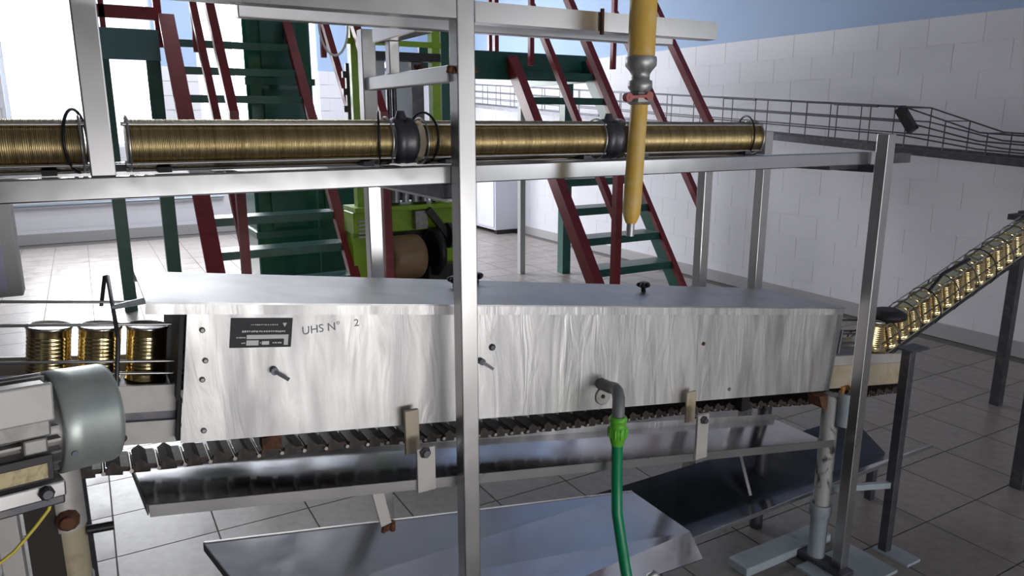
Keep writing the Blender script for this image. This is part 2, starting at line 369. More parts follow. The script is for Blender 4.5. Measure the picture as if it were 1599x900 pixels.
MB().lathe((2.18, 4.95, .60), (2.24, 4.95, .60), [(0, .16), (.01, .19), (.05, .19), (.06, .16)], 26).build('sprocket', 'black', t)
MB().lathe((2.31, 4.93, .72), (2.34, 4.93, .72), [(0, .10), (.03, .10)], 20).build('sprocket', 'darksteel', t)
MB().bar((2.17, 4.97, .93), (2.42, 4.95, .60), .06, .05).build('lever_arm', 'black', t)
MB().box(1.74, 2.36, 5.12, 5.28, .0, .76).build('lower_body', 'black', t)
MB().box(2.16, 2.46, 4.96, 5.04, .30, .48).build('gear_cover', 'black', t)
MB().box(2.07, 2.17, 4.98, 5.04, .78, .92).build('pump_block', 'cast', t)
MB().box(1.585, 1.61, 5.02, 5.05, 1.25, 2.0).build('rack_bar', 'black', t)
for k in range(6): MB().box(1.56, 1.585, 5.02, 5.05, 1.30+.12*k, 1.345+.12*k).build('rack_tooth', 'black', t)
for x in (1.66, 2.44): MB().box(x-.05, x+.05, 5.12, 5.28, 0, .76).build('foot', 'lime', t)
for ch in t.children: ch.location = ch.location+V((.12, .30, 0))

tag(MB().bar((1.48, 5.3, 2.49), (1.72, 5.3, 2.27), .03, .05).build('brace_bar', 'darksteel'), 'dark grey diagonal bar between the red rails of the left staircase', 'bar')
pts = [(1.43, 5.22, 2.50)]
for k in range(13):
    a = math.pi*(.0+k/12); pts.append((1.60-.10*math.cos(a), 5.22, 2.24-.20*math.sin(a)))
pts += [(1.69, 5.22, 2.34), (1.60, 5.22, 2.44), (1.53, 5.22, 2.49)]
tag(MB().tube(pts, .008, 8).build('cable_loop', 'cablewhite'), 'white cable hanging in a loop beside the left staircase', 'cable')

t = thing('wall_cabinet', (5.25, 9.7, 0), 'pale lavender cabinet standing against the right wall behind the centre post', 'cabinet')
MB().box(5.05, 5.46, 9.22, 10.3, .06, 1.15).build('body', 'cab', t, bevel=.01)
MB().box(5.035, 5.05, 9.25, 9.75, .1, 1.11).build('door', 'cab', t); MB().box(5.035, 5.05, 9.77, 10.27, .1, 1.11).build('door', 'cab', t)
for y in (9.27, 10.25): MB().box(5.08, 5.43, y-.04, y+.04, 0, .06).build('foot', 'black', t)

# ------------------------------------------------------------------ wire runway along the right wall
t = thing('wire_runway', (5.0, 4.5, 1.4), 'wire can runway with a dark bottom rail along the right wall', 'runway')
zb = lambda y: 1.358+(y-2.39)*.0632
for x in (4.85, 5.15): MB().bar((x, 10.0, zb(10.0)), (x, 1.2, zb(1.2)), .03, .045).build('bottom_rail', 'darksteel', t)
for x in (4.86, 5.14):
    for h in (.10, .19, .285):
        drop = lambda y, h=h: zb(y)+h-(max(0, min(1, (3.1-y)/.5))**1)*h*.45
        MB().tube([(x, y, drop(y)) for y in (10, 7, 5, 4, 3.6, 3.1, 3.0, 2.85, 2.6, 2.2, 1.2)], .0055, 6).build('guide_wire', 'darksteel', t)
y = 9.6
while y > 1.3:
    h = .285-max(0, min(1, (3.1-y)/.5))*.285*.45
    MB().tube([(4.86, y, zb(y)), (4.86, y, zb(y)+h), (5.14, y, zb(y)+h), (5.14, y, zb(y))], .0045, 6).build('hoop', 'darksteel', t); y -= .38 if y > 4 else .27
MB().bar((4.84, 3.02, zb(3.0)+.14), (4.84, 3.13, zb(3.1)+.28), .05, .06).build('clamp', 'black', t)
for y in (3.3, 4.4, 6.0): MB().bar((4.85, y, zb(y)+.285), (4.85, y+.35, zb(y+.35)+.285), .012, .02).build('splice', 'darksteel', t)
for y in (2.2, 6.2): MB().box(4.83, XR-.012, y-.02, y+.02, zb(y)-.06, zb(y)-.025).build('wall_bracket', 'darksteel', t)

# ------------------------------------------------------------------ stainless frame
FZ0, FZ1 = 1.463, 1.503
t = thing('stainless_frame', (1.2, 1.75, 0), 'stainless square tube frame standing over the conveyor', 'frame')
B = .0025
MB().box(.708, .750, 1.455, 1.497, 0, 2.35).build('post', 'steel', t, 'bright centre post', B)
MB().box(2.196, 2.236, 1.447, 1.487, 0, 1.560).build('post', 'steel', t, None, B)
MB().box(.70, .74, 2.035, 2.075, 0, 1.845).build('post', 'steel', t, None, B)
MB().box(2.195, 2.235, 1.93, 1.97, 0, 1.562).build('post', 'steel', t, None, B)
MB().box(2.02, 2.06, 2.05, 2.09, 0, FZ0).build('post', 'steel', t, None, B)
MB().box(.012, .052, 1.505, 1.545, FZ1, 2.35).build('post', 'steel', t, 'post standing on the lower beam', B)
MB().box(-.9, 2.196, 1.4975, 1.5375, FZ0, FZ1).build('beam', 'beam', t, None, B)
MB().box(2.237, 2.34, 1.458, 1.49, FZ0+.004, FZ1-.006).build('beam_stub', 'darksteel', t)
MB().box(-.9, 2.194, 2.0, 2.034, FZ0, FZ1).build('beam', 'beam', t, 'rear beam', B)
# top channel
MB().box(-.3, .707, 1.455, 1.459, 1.808, 1.852).box(-.3, .707, 1.459, 1.50, 1.808, 1.812).build('top_channel', 'steel', t)
MB().box(.751, 1.447, 1.455, 1.459, 1.803, 1.845).box(.751, 1.447, 1.459, 1.50, 1.803, 1.807).build('top_channel', 'steel', t)
MB().box(.3, 1.43, 1.60, 1.63, 1.80, 1.83).build('top_rail', 'steel', t, None, B)
MB().box(1.075, 1.082, 1.448, 1.455, 1.795, 1.852).build('joint_plate', 'rust', t)
MB().box(.705, .737, 1.498, 2.034, 1.682, 1.717).build('cross_member', 'steel', t, None, B)
MB().box(.70, .745, 1.66, 1.95, 1.800, 1.838).build('cross_member', 'steel', t, None, B)
MB().box(.712, .740, 1.86, 1.89, 1.717, 1.800).build('upright', 'steel', t, None, B)
MB().box(.705, .745, 1.54, 2.034, 1.425, 1.460).build('cross_member', 'darksteel', t, None, B)
MB().box(.715, .75, 1.54, 1.99, FZ0-.045, FZ0-.038).build('gusset', 'steel', t)
MB().box(2.200, 2.232, 1.489, 1.929, 1.437, 1.462).build('cross_member', 'darksteel', t, None, B)
MB().box(2.05, 2.192, 1.54, 1.97, 1.447, 1.460).build('gusset', 'darksteel', t)
def blob(c, r, n=10):
    m = MB(); c = V(c)
    for k in range(n): 
        d = V((random.uniform(-1, 1), random.uniform(-.4, .4), random.uniform(-.6, .6)))*r; rr = r*random.uniform(.3, .6)
        m.lathe(c+d-V((0, 0, rr)), c+d+V((0, 0, rr)), [(0, rr*.3), (rr*.5, rr*.9), (rr, rr), (rr*1.5, rr*.9), (rr*2, rr*.3)], 8)
    return m
blob((.703, 1.47, 1.708), .012, 9).build('weld', 'rust', t); blob((.727, 1.70, 1.722), .011, 8).build('weld', 'rust', t); blob((.755, 1.47, 1.708), .010, 7).build('weld', 'rust', t)
MB().box(2.10, 2.40, 1.36, 1.56, 0, .012).build('foot_plate', 'bluegrey', t)

# ------------------------------------------------------------------ lid stacks lying on the beam
YR, ZR, RR = 1.615, 1.556, .0465
def lid_tube(x0, x1, z0, z1, label, coup, hoop0=False, hoop1=False):
    t = thing('lid_stack', ((x0+x1)/2, YR, FZ1), label, 'can lids', 'stacks of gold can lids on the beam')
    L = x1-x0; prof = []; s = 0.
    while s < L:
        p = random.uniform(.0026, .0036); r = RR-random.uniform(0, .0009)
        prof += [(s, r-.0012), (s+p*.25, r), (s+p*.75, r)]; s += p
    a = V((x0, YR, z0)); b = V((x1, YR, z1))
    MB().lathe(a, b, prof, 28).build('lids', 'gold', t, 'gold lids nested face to face', kind='stuff')
    for (dy, dz) in ((-.034, .037), (-.035, -.037), (.035, .037), (.035, -.037), (0, -.0502)):
        MB().cyl(a+V((-.004, dy, dz)), b+V((.004, dy, dz)), .0036, 8).build('guide_rod', 'steel', t)
    for x, z in ((x0+.004, z0), (x1-.004, z1)): MB().ring((x, YR, z), (1, 0, 0), .0515, .0026).build('end_ring', 'steel', t)
    if hoop0: MB().ring((x0+hoop0, YR, z0+.006), (1, .25, 0), .058, .0028).build('wire_hoop', 'black', t, 'black wire hoop')
    if hoop1: MB().ring((x1-hoop1, YR, z1+.006), (1, -.35, 0), .058, .0028).build('wire_hoop', 'black', t, 'black wire hoop')
    if coup:
        MB().lathe((x1+.008, YR, z1), (x1+.062, YR, z1), [(0, .044), (.006, .051), (.018, .053), (.027, .047), (.036, .053), (.048, .051), (.054, .044)], 24).build('coupling', 'darksteel', t, 'dark steel coupling collar')
        MB().cyl((x1+.03, YR-.01, z1+.046), (x1+.03, YR-.01, z1+.066), .015, 12, .008).build('clamp_bolt', 'darksteel', t)
    for x in (x0+.06, x1-.06): MB().box(x-.012, x+.012, YR-.045, YR+.045, FZ1, FZ1+.010).build('cradle', 'darksteel', t)
    return t
lid_tube(-.75, .008, 1.558, 1.557, 'stack of gold can lids at the far left, cut by the picture edge', False, False, .012)
lid_tube(.078, .606, 1.557, 1.556, 'longest clear stack of gold can lids, between left post and centre post', True, False, .020)
lid_tube(.682, 1.192, 1.555, 1.553, 'stack of gold can lids passing behind the centre post', True, .012, False)
lid_tube(1.262, 1.775, 1.552, 1.550, 'rightmost stack of gold can lids, crossed by the yellow pipe', False, False, .03)
# dark slotted rail under the lids
m = MB(); m.box(-.8, 1.80, YR+.06, YR+.075, FZ1-.002, FZ1+.012)
tag(m.build('slotted_rail', 'darksteel'), 'thin dark rail lying on the beam under the lid stacks', 'rail')
# plank-like support that carries the cradles (between front and rear beams)
for k, x in enumerate((-.3, .25, .60, 1.0, 1.45, 1.77)):
    MB().box(x-.02, x+.02, 1.538, 1.999, FZ1-.030, FZ1-.002).build('cross_strap', 'steel', bpy.data.objects['stainless_frame'])

# ------------------------------------------------------------------ conveyor (slopes down to the right)
A7 = R(7.6); CA, SA = math.cos(A7), math.sin(A7)
def L(u, y, w_): return V((.155+u*CA+w_*SA, y, 1.243-u*SA+w_*CA))
def lbox(mb, u0, u1, y0, y1, w0, w1):
    return mb.hexa([L(u0, y0, w0), L(u1, y0, w0), L(u1, y1, w0), L(u0, y1, w0), L(u0, y0, w1), L(u1, y0, w1), L(u1, y1, w1), L(u0, y1, w1)])
def lb(*a): return lbox(MB(), *a)
cv = thing('can_conveyor', (1.1, 1.74, 0), 'sloping chain conveyor on pipe legs running under the steel tunnel', 'conveyor')
lb(-.75, -.004, 1.62, 1.63, -.243, -.186).build('side_plate', 'plate', cv)
lb(-.75, -.004, 1.625, 1.64, -.262, -.243).build('side_groove', 'darksteel', cv)
lb(-.75, -.004, 1.615, 1.63, -.311, -.262).build('side_plate', 'plate', cv)
lb(2.10, 2.62, 1.62, 1.63, -.225, -.19).build('side_plate', 'plate', cv)
lb(2.10, 2.62, 1.615, 1.63, -.310, -.225).build('side_plate', 'cream', cv, 'stained cream side plate at the right end')
lb(-.75, 2.62, 1.86, 1.87, -.311, -.186).build('side_plate', 'plate', cv)
lb(-.75, 2.62, 1.69, 1.80, -.222, -.208).build('deck_belt', 'darksteel', cv)
blob(L(-.115, 1.612, -.285), .016, 12).build('rust_patch', 'rust', cv)
# return chain
def link_mesh():
    m = MB(); y0 = -.03
    m.box(-.020, .020, -.042, .042, -.006, .005)
    m.box(-.027, .010, -.036, -.026, -.016, -.004).box(-.010, .027, .022, .032, -.016, -.004)
    m.prism([(-.024, -.042, .005), (-.010, -.042, .016), (.004, -.042, .005)], (0, .084, 0))
    return m.mesh('chain_link', 'chain')
lm = link_mesh(); pm = MB().cyl((0, -.050, -.004), (0, .046, -.004), .0045, 8).mesh('chain_pin', 'pin')
u = -.42; k = 0
while u < 2.62:
    s = max(0, min(1, u/2.6)); w_ = -.366+.005*math.sin(u*5.2)+.016*s
    for me, nm, du in ((lm, 'chain_link', 0), (pm, 'chain_pin', .024)):
        o = inst(nm, me, L(u+du, 1.675, w_), cv); o.rotation_euler = (0, A7+random.uniform(-.06, .06), 0)
    u += .0515; k += 1
# chain turning up at the right end
for k in range(4):
    a = -math.pi/2+k*.5
    o = inst('chain_link', lm, L(2.63+.06*math.cos(a), 1.675, -.27+.075*math.sin(a)), cv); o.rotation_euler = (0, A7-(a+math.pi/2), 0)
# straps and brackets
MB().box(.600, .636, 1.548, 1.560, .812, .925).build('bracket', 'cream', cv, 'cream hanger bracket with a rusty bolt', .002)
MB().box(.603, .648, 1.486, 1.494, .742, .852).build('bracket', 'plate', cv)
MB().lathe((.622, 1.486, .842), (.622, 1.472, .842), [(0, .014), (.006, .014), (.009, .009), (.014, .009)], 6, smooth=False).build('bolt', 'darksteel', cv)
MB().box(1.508, 1.545, 1.552, 1.560, .700, .798).build('bracket', 'cream', cv, None, .002)
MB().box(1.492, 1.536, 1.486, 1.494, .610, .750).build('bracket', 'plate', cv)
MB().lathe((1.513, 1.486, .735), (1.513, 1.472, .735), [(0, .013), (.006, .013), (.009, .009), (.014, .009)], 6, smooth=False).build('bolt', 'darksteel', cv)
MB().box(1.80, 1.835, 1.60, 1.63, .66, .735).build('guide_block', 'black', cv)
MB().box(.285, .328, 1.625, 1.66, .868, .898).build('guide_block', 'rust', cv, 'rusty guide block under the tunnel')
MB().box(2.185, 2.222, 1.505, 1.515, .60, .705).build('bracket', 'orange', cv, 'rusted orange bracket with two holes', .002)
for z in (.685, .645): MB().cyl((2.203, 1.506, z), (2.203, 1.503, z), .008, 10).build('bolt_hole', 'black', cv)
MB().prism([(2.118, 1.545, .668), (2.165, 1.545, .668), (2.165, 1.545, .612), (2.138, 1.545, .625)], (0, .05, 0)).build('bracket', 'rust', cv)
# legs: telescoping pipes
x, y = -.098, 1.50
MB().cyl((x, y, .86), (x, y, 1.0), .033, 20).build('leg', 'plate', cv)
MB().cyl((x, y, .745), (x, y, .86), .030, 20).build('leg', 'yellowed', cv, 'yellowed inner pipe of the left leg')
MB().lathe((x+.004, y-.028, .885), (x+.004, y-.048, .885), [(0, .020), (.010, .020), (.013, .012), (.020, .012)], 10).build('bolt', 'rust', cv, 'rusty clamp bolt')
MB().cyl((x+.03, y-.01, .845), (x+.075, y-.01, .842), .009, 10).build('clamp_pin', 'black', cv)
MB().cyl((x-.004, y, 0), (x-.004, y, .75), .037, 20).build('leg_sleeve', 'bluegrey', cv)
MB().box(x-.085, x-.036, y-.02, y-.004, .55, .745).build('clamp_tab', 'bluegrey', cv, None, .008)
MB().cyl((x-.062, y-.021, .70), (x-.062, y-.018, .70), .008, 12).build('bolt_hole', 'black', cv)
x, y = 2.200, 1.555
MB().cyl((x, y, .21), (x, y, .66), .030, 20).build('leg', 'legwhite', cv, 'right leg pipe with flaking paint')
MB().lathe((x, y, 0), (x, y, .24), [(0, .030), (.19, .032), (.2, .038), (.24, .038)], 20).build('leg_sleeve', 'bluegrey', cv)
MB().cyl((x+.012, y-.05, .56), (x+.012, y-.05, .68), .028, 18).build('leg_clamp', 'bluegrey', cv)
MB().box(1.90, 2.36, 1.61, 1.70, 0, .035).build('foot_bar', 'bluegrey', cv, None, .004)
MB().box(2.165, 2.235, 1.42, 1.62, 0, .03).build('foot_bar', 'darksteel', cv, None, .004)
MB().bar((2.205, 1.54, .30), (2.47, 1.47, .28), .018, .022).build('tie_bar', 'bluegrey', cv)
for xx, yy, z0 in ((-.098, 1.84, 1.0), (2.2, 1.84, .68)): MB().cyl((xx, yy, 0), (xx, yy, z0), .026, 16).build('leg', 'darksteel', cv)
# guide rods beside the cans
for w_, u0 in ((-.145, -.33), (-.172, -.20)):
    MB().tube([L(u0, 1.655, w_+.006), L(.02, 1.655, w_)], .0034, 8).build('guide_rod', 'steel', cv)
MB().tube([L(-.72, 1.66, -.070), L(-.02, 1.66, -.065)], .0034, 8).build('guide_rod', 'steel', cv)
MB().tube([L(-.72, 1.80, -.052), L(-.02, 1.80, -.048)], .0034, 8).build('guide_rod', 'steel', cv)
MB().tube([L(-.145, 1.82, -.062), L(-.140, 1.82, .005), L(-.135, 1.815, .006), L(-.122, 1.64, -.072), L(-.12, 1.625, -.085), L(-.118, 1.625, -.335)], .0042, 8).build('bent_rod', 'darksteel', cv)
MB().prism([L(-.13, 1.70, -.045), L(-.06, 1.69, -.022), L(-.035, 1.73, -.028), L(-.03, 1.76, -.038), L(-.10, 1.77, -.05)], (0, 0, .010)).build('deflector_blade', 'bluegrey', cv, None, .003)
for u0 in (2.15, 2.24): MB().cyl(L(u0, 1.655, -.19), L(u0, 1.655, -.10), .006, 8).build('guide_post', 'darksteel', cv)
for w_ in (-.115, -.15): MB().tube([L(2.1, 1.655, w_), L(2.42, 1.655, w_)], .004, 8).build('guide_rod', 'darksteel', cv)
for w_ in (-.105, -.15): MB().tube([L(2.1, 1.83, w_), L(2.60, 1.83, w_)], .004, 8).build('guide_rod', 'darksteel', cv)

# ------------------------------------------------------------------ steel tunnel on the conveyor
tn = thing('washing_tunnel', (1.2, 1.74, .8), 'long brushed stainless tunnel box with an overhanging lid over the conveyor', 'machine housing')
lb(0, 2.092, 1.580, 1.584, -.302, -.004).build('front_panel', 'sheet', tn)
lb(0, 2.092, 1.886, 1.890, -.302, -.004).build('rear_panel', 'lid', tn)
lb(2.088, 2.092, 1.584, 1.886, -.302+.14, -.004).build('end_panel', 'lid', tn)
lb(2.092, 2.110, 1.574, 1.90, -.300, -.002).build('end_flange', 'lid', tn, 'right end flange')
ld = lb(-.078, 2.092, 1.556, 1.905, 0, .004).build('lid', 'lid', tn)
lb(-.078, 2.08, 1.556, 1.560, -.021, 0).build('lid_lip', 'sheet', ld); lb(-.078, 2.08, 1.901, 1.905, -.021, 0).build('lid_lip', 'lid', ld)
lb(-.012, -.004, 1.586, 1.886, -.21, -.004).build('mouth_dark', 'rubber', tn, 'black sheet standing for the dark inside the left mouth')  # black sheets stand for the shade inside the open tunnel mouth
lb(-.008, .0, 1.590, 1.884, -.300, -.21).build('mouth_dark', 'rubber', tn)
def knob(p, n=tn):
    m = MB(); p = V(p); m.cyl(p, p+V((0, 0, .018)), .008, 10)
    for k in range(5):
        a = 2*math.pi*k/5; d = V((math.cos(a), math.sin(a), 0))
        m.lathe(p+V((0, 0, .016))+d*.014, p+V((0, 0, .030))+d*.014, [(0, .004), (.004, .009), (.010, .009), (.014, .004)], 8)
    m.cyl(p+V((0, 0, .014)), p+V((0, 0, .032)), .013, 12); return m.build('star_knob', 'black', n)
for uu, yy in ((1.37, 1.78), (.70, 1.78), (.80, 1.85)): knob(L(uu, yy, .004))
FY = 1.580
def fbolt(u_, w_, r=.006, m='cast'): MB().lathe(L(u_, FY, w_), L(u_, FY-.006, w_), [(0, r), (.004, r), (.006, r*.6)], 8).build('bolt', m, tn)
for u_, w_ in ((.039, -.124), (.035, -.165), (.043, -.277), (.030, -.059), (.693, -.276), (1.608, -.27), (.23, -.018)): fbolt(u_, w_)
fbolt(.719, -.111, .009, 'darksteel'); fbolt(1.462, -.117, .006, 'rust')
for u_, w_ in ((.179, -.150), (.690, -.146)):
    m = MB().cyl(L(u_, FY, w_), L(u_, FY-.014, w_), .0085, 12); m.bar(L(u_, FY-.012, w_), L(u_+.030, FY-.018, w_-.018), .006, .007)
    m.build('latch', 'darksteel', tn, 'small dark turning latch')
MB().lathe(L(1.098, FY, -.262), L(1.098, FY-.006, -.262), [(0, .026), (.005, .026), (.006, .024)], 24).build('boss_plate', 'plate', tn)
MB().cyl(L(1.095, FY-.006, -.262), L(1.095, FY-.009, -.262), .006, 10).build('bolt', 'black', tn)
# nameplate
np_ = lb(.085, .212, FY-.003, FY, -.098, -.034).build('nameplate', 'ink', tn, 'black data plate with white lettering and blank white fields')
lb(.118, .205, FY-.0037, FY-.003, -.079, -.070).build('blank_field', 'white', np_); lb(.118, .143, FY-.0037, FY-.003, -.093, -.082).build('blank_field', 'white', np_)
lb(.150, .165, FY-.0037, FY-.003, -.092, -.084).build('blank_field', 'white', np_); lb(.196, .205, FY-.0037, FY-.003, -.093, -.079).build('blank_field', 'white', np_)
pr = MB(); random.seed(3)
for (u0, u1, w_, h) in ((.125, .182, -.048, .0022), (.108, .196, -.0625, .0036), (.097, .113, -.076, .003), (.108, .113, -.088, .003), (.146, .150, -.088, .003), (.172, .192, -.088, .003)):
    u_ = u0
    while u_ < u1:
        d = random.uniform(.0015, .004); lbox(pr, u_, u_+d, FY-.0036, FY-.003, w_-h*random.uniform(.3, .6), w_+h*random.uniform(.3, .6)); u_ += d+random.uniform(.0008, .002)
pr.prism([L(.191, FY-.003, -.044), L(.200, FY-.003, -.044), L(.1955, FY-.003, -.053)], (0, -.0006, 0))
pr.build('lettering', 'white', np_, kind='stuff')
def front_text(txt, size, u_, w_, rot, m, name):
    vs, fs = text_mesh(txt, size); mb = MB(); c, s = math.cos(rot), math.sin(rot)
    mb.add([L(u_+v[0]*c-v[1]*s, FY-.0005-v[2], w_+v[0]*s+v[1]*c) for v in vs], fs); return mb.build(name, m, tn, 'faint handwritten marker lettering', kind='stuff')
FT = front_text('UHS N\u00b0', .026, .235, -.072, R(8), 'marker', 'handwriting'); front_text('2', .024, .352, -.054, R(8), 'marker', 'handwriting')

# water inlet
hs = thing('water_hose', (1.16, 1.47, 0), 'green rubber hose hanging from a grey elbow on the tunnel front', 'hose')
MB().tube([L(1.085, FY, -.225), L(1.088, 1.545, -.225), (1.205, 1.52, .880), (1.19, 1.49, .884), (1.178, 1.468, .874), (1.172, 1.460, .85), (1.171, 1.459, .80)], .017, 14).build('elbow', 'pvc', hs)
MB().lathe((1.171, 1.459, .828), (1.171, 1.459, .745), [(0, .021), (.006, .025), (.014, .025), (.016, .021), (.030, .021), (.032, .0245), (.058, .0245), (.064, .021), (.083, .017)], 18).build('union', 'union', hs, 'bright green plastic union')
for k in range(10):
    a = 2*math.pi*k/10; MB().bar((1.171+.0245*math.cos(a), 1.459+.0245*math.sin(a), .77), (1.171+.0245*math.cos(a), 1.459+.0245*math.sin(a), .796), .004, .004).build('grip_rib', 'union', hs)
MB().tube([(1.171, 1.459, .75), (1.172, 1.458, .66), (1.167, 1.445, .55), (1.157, 1.40, .45), (1.150, 1.36, .36), (1.155, 1.33, .24), (1.18, 1.30, .12), (1.24, 1.28, .03), (1.36, 1.36, .016), (1.5, 1.2, .016)], .0155, 16).build('hose', 'hose', hs)
tag(MB().tube([(1.205, 1.345, .385), (1.209, 1.345, .398), (1.219, 1.345, .402), (1.230, 1.345, .39), (1.245, 1.34, .32), (1.27, 1.34, .10), (1.32, 1.34, .012), (1.6, 1.3, .012)], .011, 12).build('braided_hose', 'pipegrey'), 'grey braided hose end beside the green hose at the bottom edge', 'hose')

# ------------------------------------------------------------------ drip trays and drain gutter
t = thing('drip_tray', (1.1, 1.62, .7), 'long shallow stainless drip tray hung under the chain', 'tray')
def T(x, y, dz): return V((x, y, .842-.1622*(x-.04)+dz))
def quad_sheet(a, b, c, d, th=.003):
    a, b, c, d = map(V, (a, b, c, d)); n = (b-a).cross(d-a).normalized()*th
    return MB().hexa([a, b, c, d, a+n, b+n, c+n, d+n])
quad_sheet(T(.04, 1.50, 0), T(2.152, 1.50, 0), T(2.152, 1.75, .002), T(.02, 1.75, .002)).build('bottom', 'sheet2', t)
quad_sheet(T(.04, 1.498, -.004), T(2.152, 1.498, -.004), T(2.152, 1.497, .022), T(.04, 1.497, .022)).build('front_lip', 'steel', t)
quad_sheet(T(.02, 1.752, .0), T(2.152, 1.752, .0), T(2.152, 1.752, .026), T(.02, 1.752, .026)).build('rear_lip', 'sheet', t)
quad_sheet(T(.036, 1.50, -.002), T(.016, 1.75, -.002), T(.016, 1.75, .024), T(.036, 1.50, .022)).build('end_lip', 'darksteel', t)
MB().bar((.512, 1.515, .757), (.530, 1.515, .668), .026, .008, (0, 1, 0)).build('hanger', 'plate', t, 'short hanger strap with a rusty foot')
blob((.535, 1.515, .658), .014, 12).build('rusty_foot', 'rust', t)
t = thing('drain_sheet', (.9, 1.7, .4), 'wide polished stainless drain sheet below the drip tray', 'tray')
a0, a1 = V((.168, 1.90, .521)), V((1.60, 1.90, .284))
f0, f1 = V((.24, 1.62, .475)), V((1.62, 1.62, .262))
g0, g1 = V((.22, 1.30, .47)), V((1.50, 1.44, .30))
quad_sheet(f0, f1, a1, a0, .003).build('rear_sheet', 'sheet2', t)
quad_sheet(g0, g1, f1, f0, .003).build('front_sheet', 'sheet2', t)
quad_sheet(a0+V((0, .001, -.012)), a1+V((0, .001, -.012)), a1+V((0, .001, .006)), a0+V((0, .001, .006))).build('rear_lip', 'steel', t)
quad_sheet(f0+V((-.003, 0, -.02)), a0+V((-.003, 0, -.02)), a0+V((-.003, 0, .004)), f0+V((-.003, 0, .004))).build('end_lip', 'darksteel', t)
for x, y, z in ((.3, 1.75, .46), (1.4, 1.75, .27)): MB().box(x-.015, x+.015, y-.015, y+.015, 0, z).build('leg', 'darksteel', t)
t = thing('drain_gutter', (2.2, 1.75, .2), 'dark V-shaped steel drain gutter behind the right leg', 'gutter')
gx0, gx1 = 1.42, 2.98
quad_sheet((gx0, 1.93, .30), (gx1-.1, 1.93, .30), (gx1-.1, 1.75, .195), (gx0, 1.75, .195)).build('rear_side', 'gutter', t)
quad_sheet((gx0, 1.75, .195), (gx1-.05, 1.75, .195), (gx1, 1.615, .265), (gx0+.1, 1.615, .24)).build('front_side', 'sheet2', t)
quad_sheet((gx0+.1, 1.612, .228), (gx1, 1.612, .253), (gx1, 1.612, .267), (gx0+.1, 1.612, .242)).build('front_lip', 'steel', t)
quad_sheet((gx1-.35, 1.90, .42), (gx1-.1, 1.90, .42), (gx1-.1, 1.90, .30), (gx1-.35, 1.90, .30)).build('splash_plate', 'darksteel', t)
MB().bar((2.10, 1.90, .42), (2.06, 1.76, .21), .012, .012).build('stay', 'steel', t)
for x in (1.6, 2.8): MB().box(x-.015, x+.015, 1.735, 1.765, 0, .192).build('leg', 'darksteel', t)

# ------------------------------------------------------------------ cans
def can_meshes(r, h):
    prof = [(0, r*.96), (.002, r*1.02), (.005, r*1.02), (.006, r*.985)]; s = .016
    while s < h-.020:
        prof += [(s, r*.985), (s+.0022, r*.955), (s+.0044, r*.985)]; s += .0082
    prof += [(h-.006, r*.985), (h-.005, r*1.0)]
    body = MB().lathe((0, 0, 0), (0, 0, h), prof, 26).mesh('body', 'can')
    rim = MB().lathe((0, 0, h-.005), (0, 0, h+.002), [(0, r), (.001, r*1.035), (.006, r*1.035), (.007, r*1.0), (.0045, r*.93), (.003, r*.90)], 26).mesh('rim', 'canrim')
    return body, rim
cb, cr_ = can_meshes(.041, .120)
crg = cr_.copy(); crg.materials.clear(); crg.materials.append(M['can'])
ORD = 'first second third fourth fifth sixth seventh eighth ninth tenth eleventh twelfth thirteenth fourteenth fifteenth sixteenth seventeenth eighteenth'.split()
def can(p, rx, label, group=None, rz=0, rim=None):
    t = thing('tin_can', p, label, 'can', group); t.rotation_euler = (0, rx, rz)
    for nm, me in (('body', cb), ('rim', rim or cr_)):
        o = D.objects.new(nm, me); COL.objects.link(o); o.parent = t
    return t
for k, (u_, lab) in enumerate(((-.240, 'gold ribbed can at the left, partly behind the motor cowl'), (-.148, 'gold ribbed can in the middle of the three by the tunnel mouth'), (-.058, 'gold ribbed can nearest the black tunnel mouth'))):
    can(L(u_, 1.745, -.208), A7, lab, 'gold cans waiting at the tunnel mouth')
can(L(2.565, 1.745, -.208), A7, 'upright gold can standing at the right end of the conveyor')

# ------------------------------------------------------------------ inclined lift at the right
t = thing('can_lift', (3.4, 1.8, .8), 'inclined wire-caged can lift rising to the right edge', 'conveyor')
P0 = V((2.74, 1.80, .60)); P1 = V((4.35, 1.80, 1.135)); dl = (P1-P0).normalized(); nl = V((-dl.z, 0, dl.x)); LL = (P1-P0).length
c0 = P0+nl*.082
for k in range(10):
    a = 2*math.pi*(k+.5)/10; off = V((0, 1, 0))*(.072*math.cos(a))+nl*(.088*math.sin(a))
    st = c0+off; MB().tube([st, st+dl*LL], .0028, 6).build('cage_wire', 'steel' if k % 2 else 'darksteel', t)
for k in range(13):
    c = c0+dl*(LL*k/12); MB().tube([c+V((0, 1, 0))*(.074*math.cos(a))+nl*(.090*math.sin(a)) for a in [2*math.pi*i/20 for i in range(20)]], .003, 6, True).build('cage_hoop', 'darksteel' if k % 3 else 'black', t)
MB().bar(P0-nl*.005, P1-nl*.005, .05, .012).build('carrier_rail', 'darksteel', t)
MB().tube([c0+dl*.42+nl*.084+V((0, -.03, 0)), c0+dl*.52+nl*.118+V((0, -.03, 0)), c0+dl*.72+nl*.10+V((0, -.03, 0))], .008, 8).build('strap', 'black', t)
MB().lathe((2.80, 1.765, .800), (2.80, 1.765, .845), [(0, .05), (.012, .075), (.03, .075), (.045, .045)], 20).build('turn_wheel', 'rubber', t)
MB().box(2.75, 2.80, 1.77, 1.83, .56, .60).build('end_block', 'black', t)
MB().tube([(2.70, 1.72, .80), (2.69, 1.71, .70), (2.675, 1.70, .60)], .004, 8).build('guide_wire', 'steel', t)
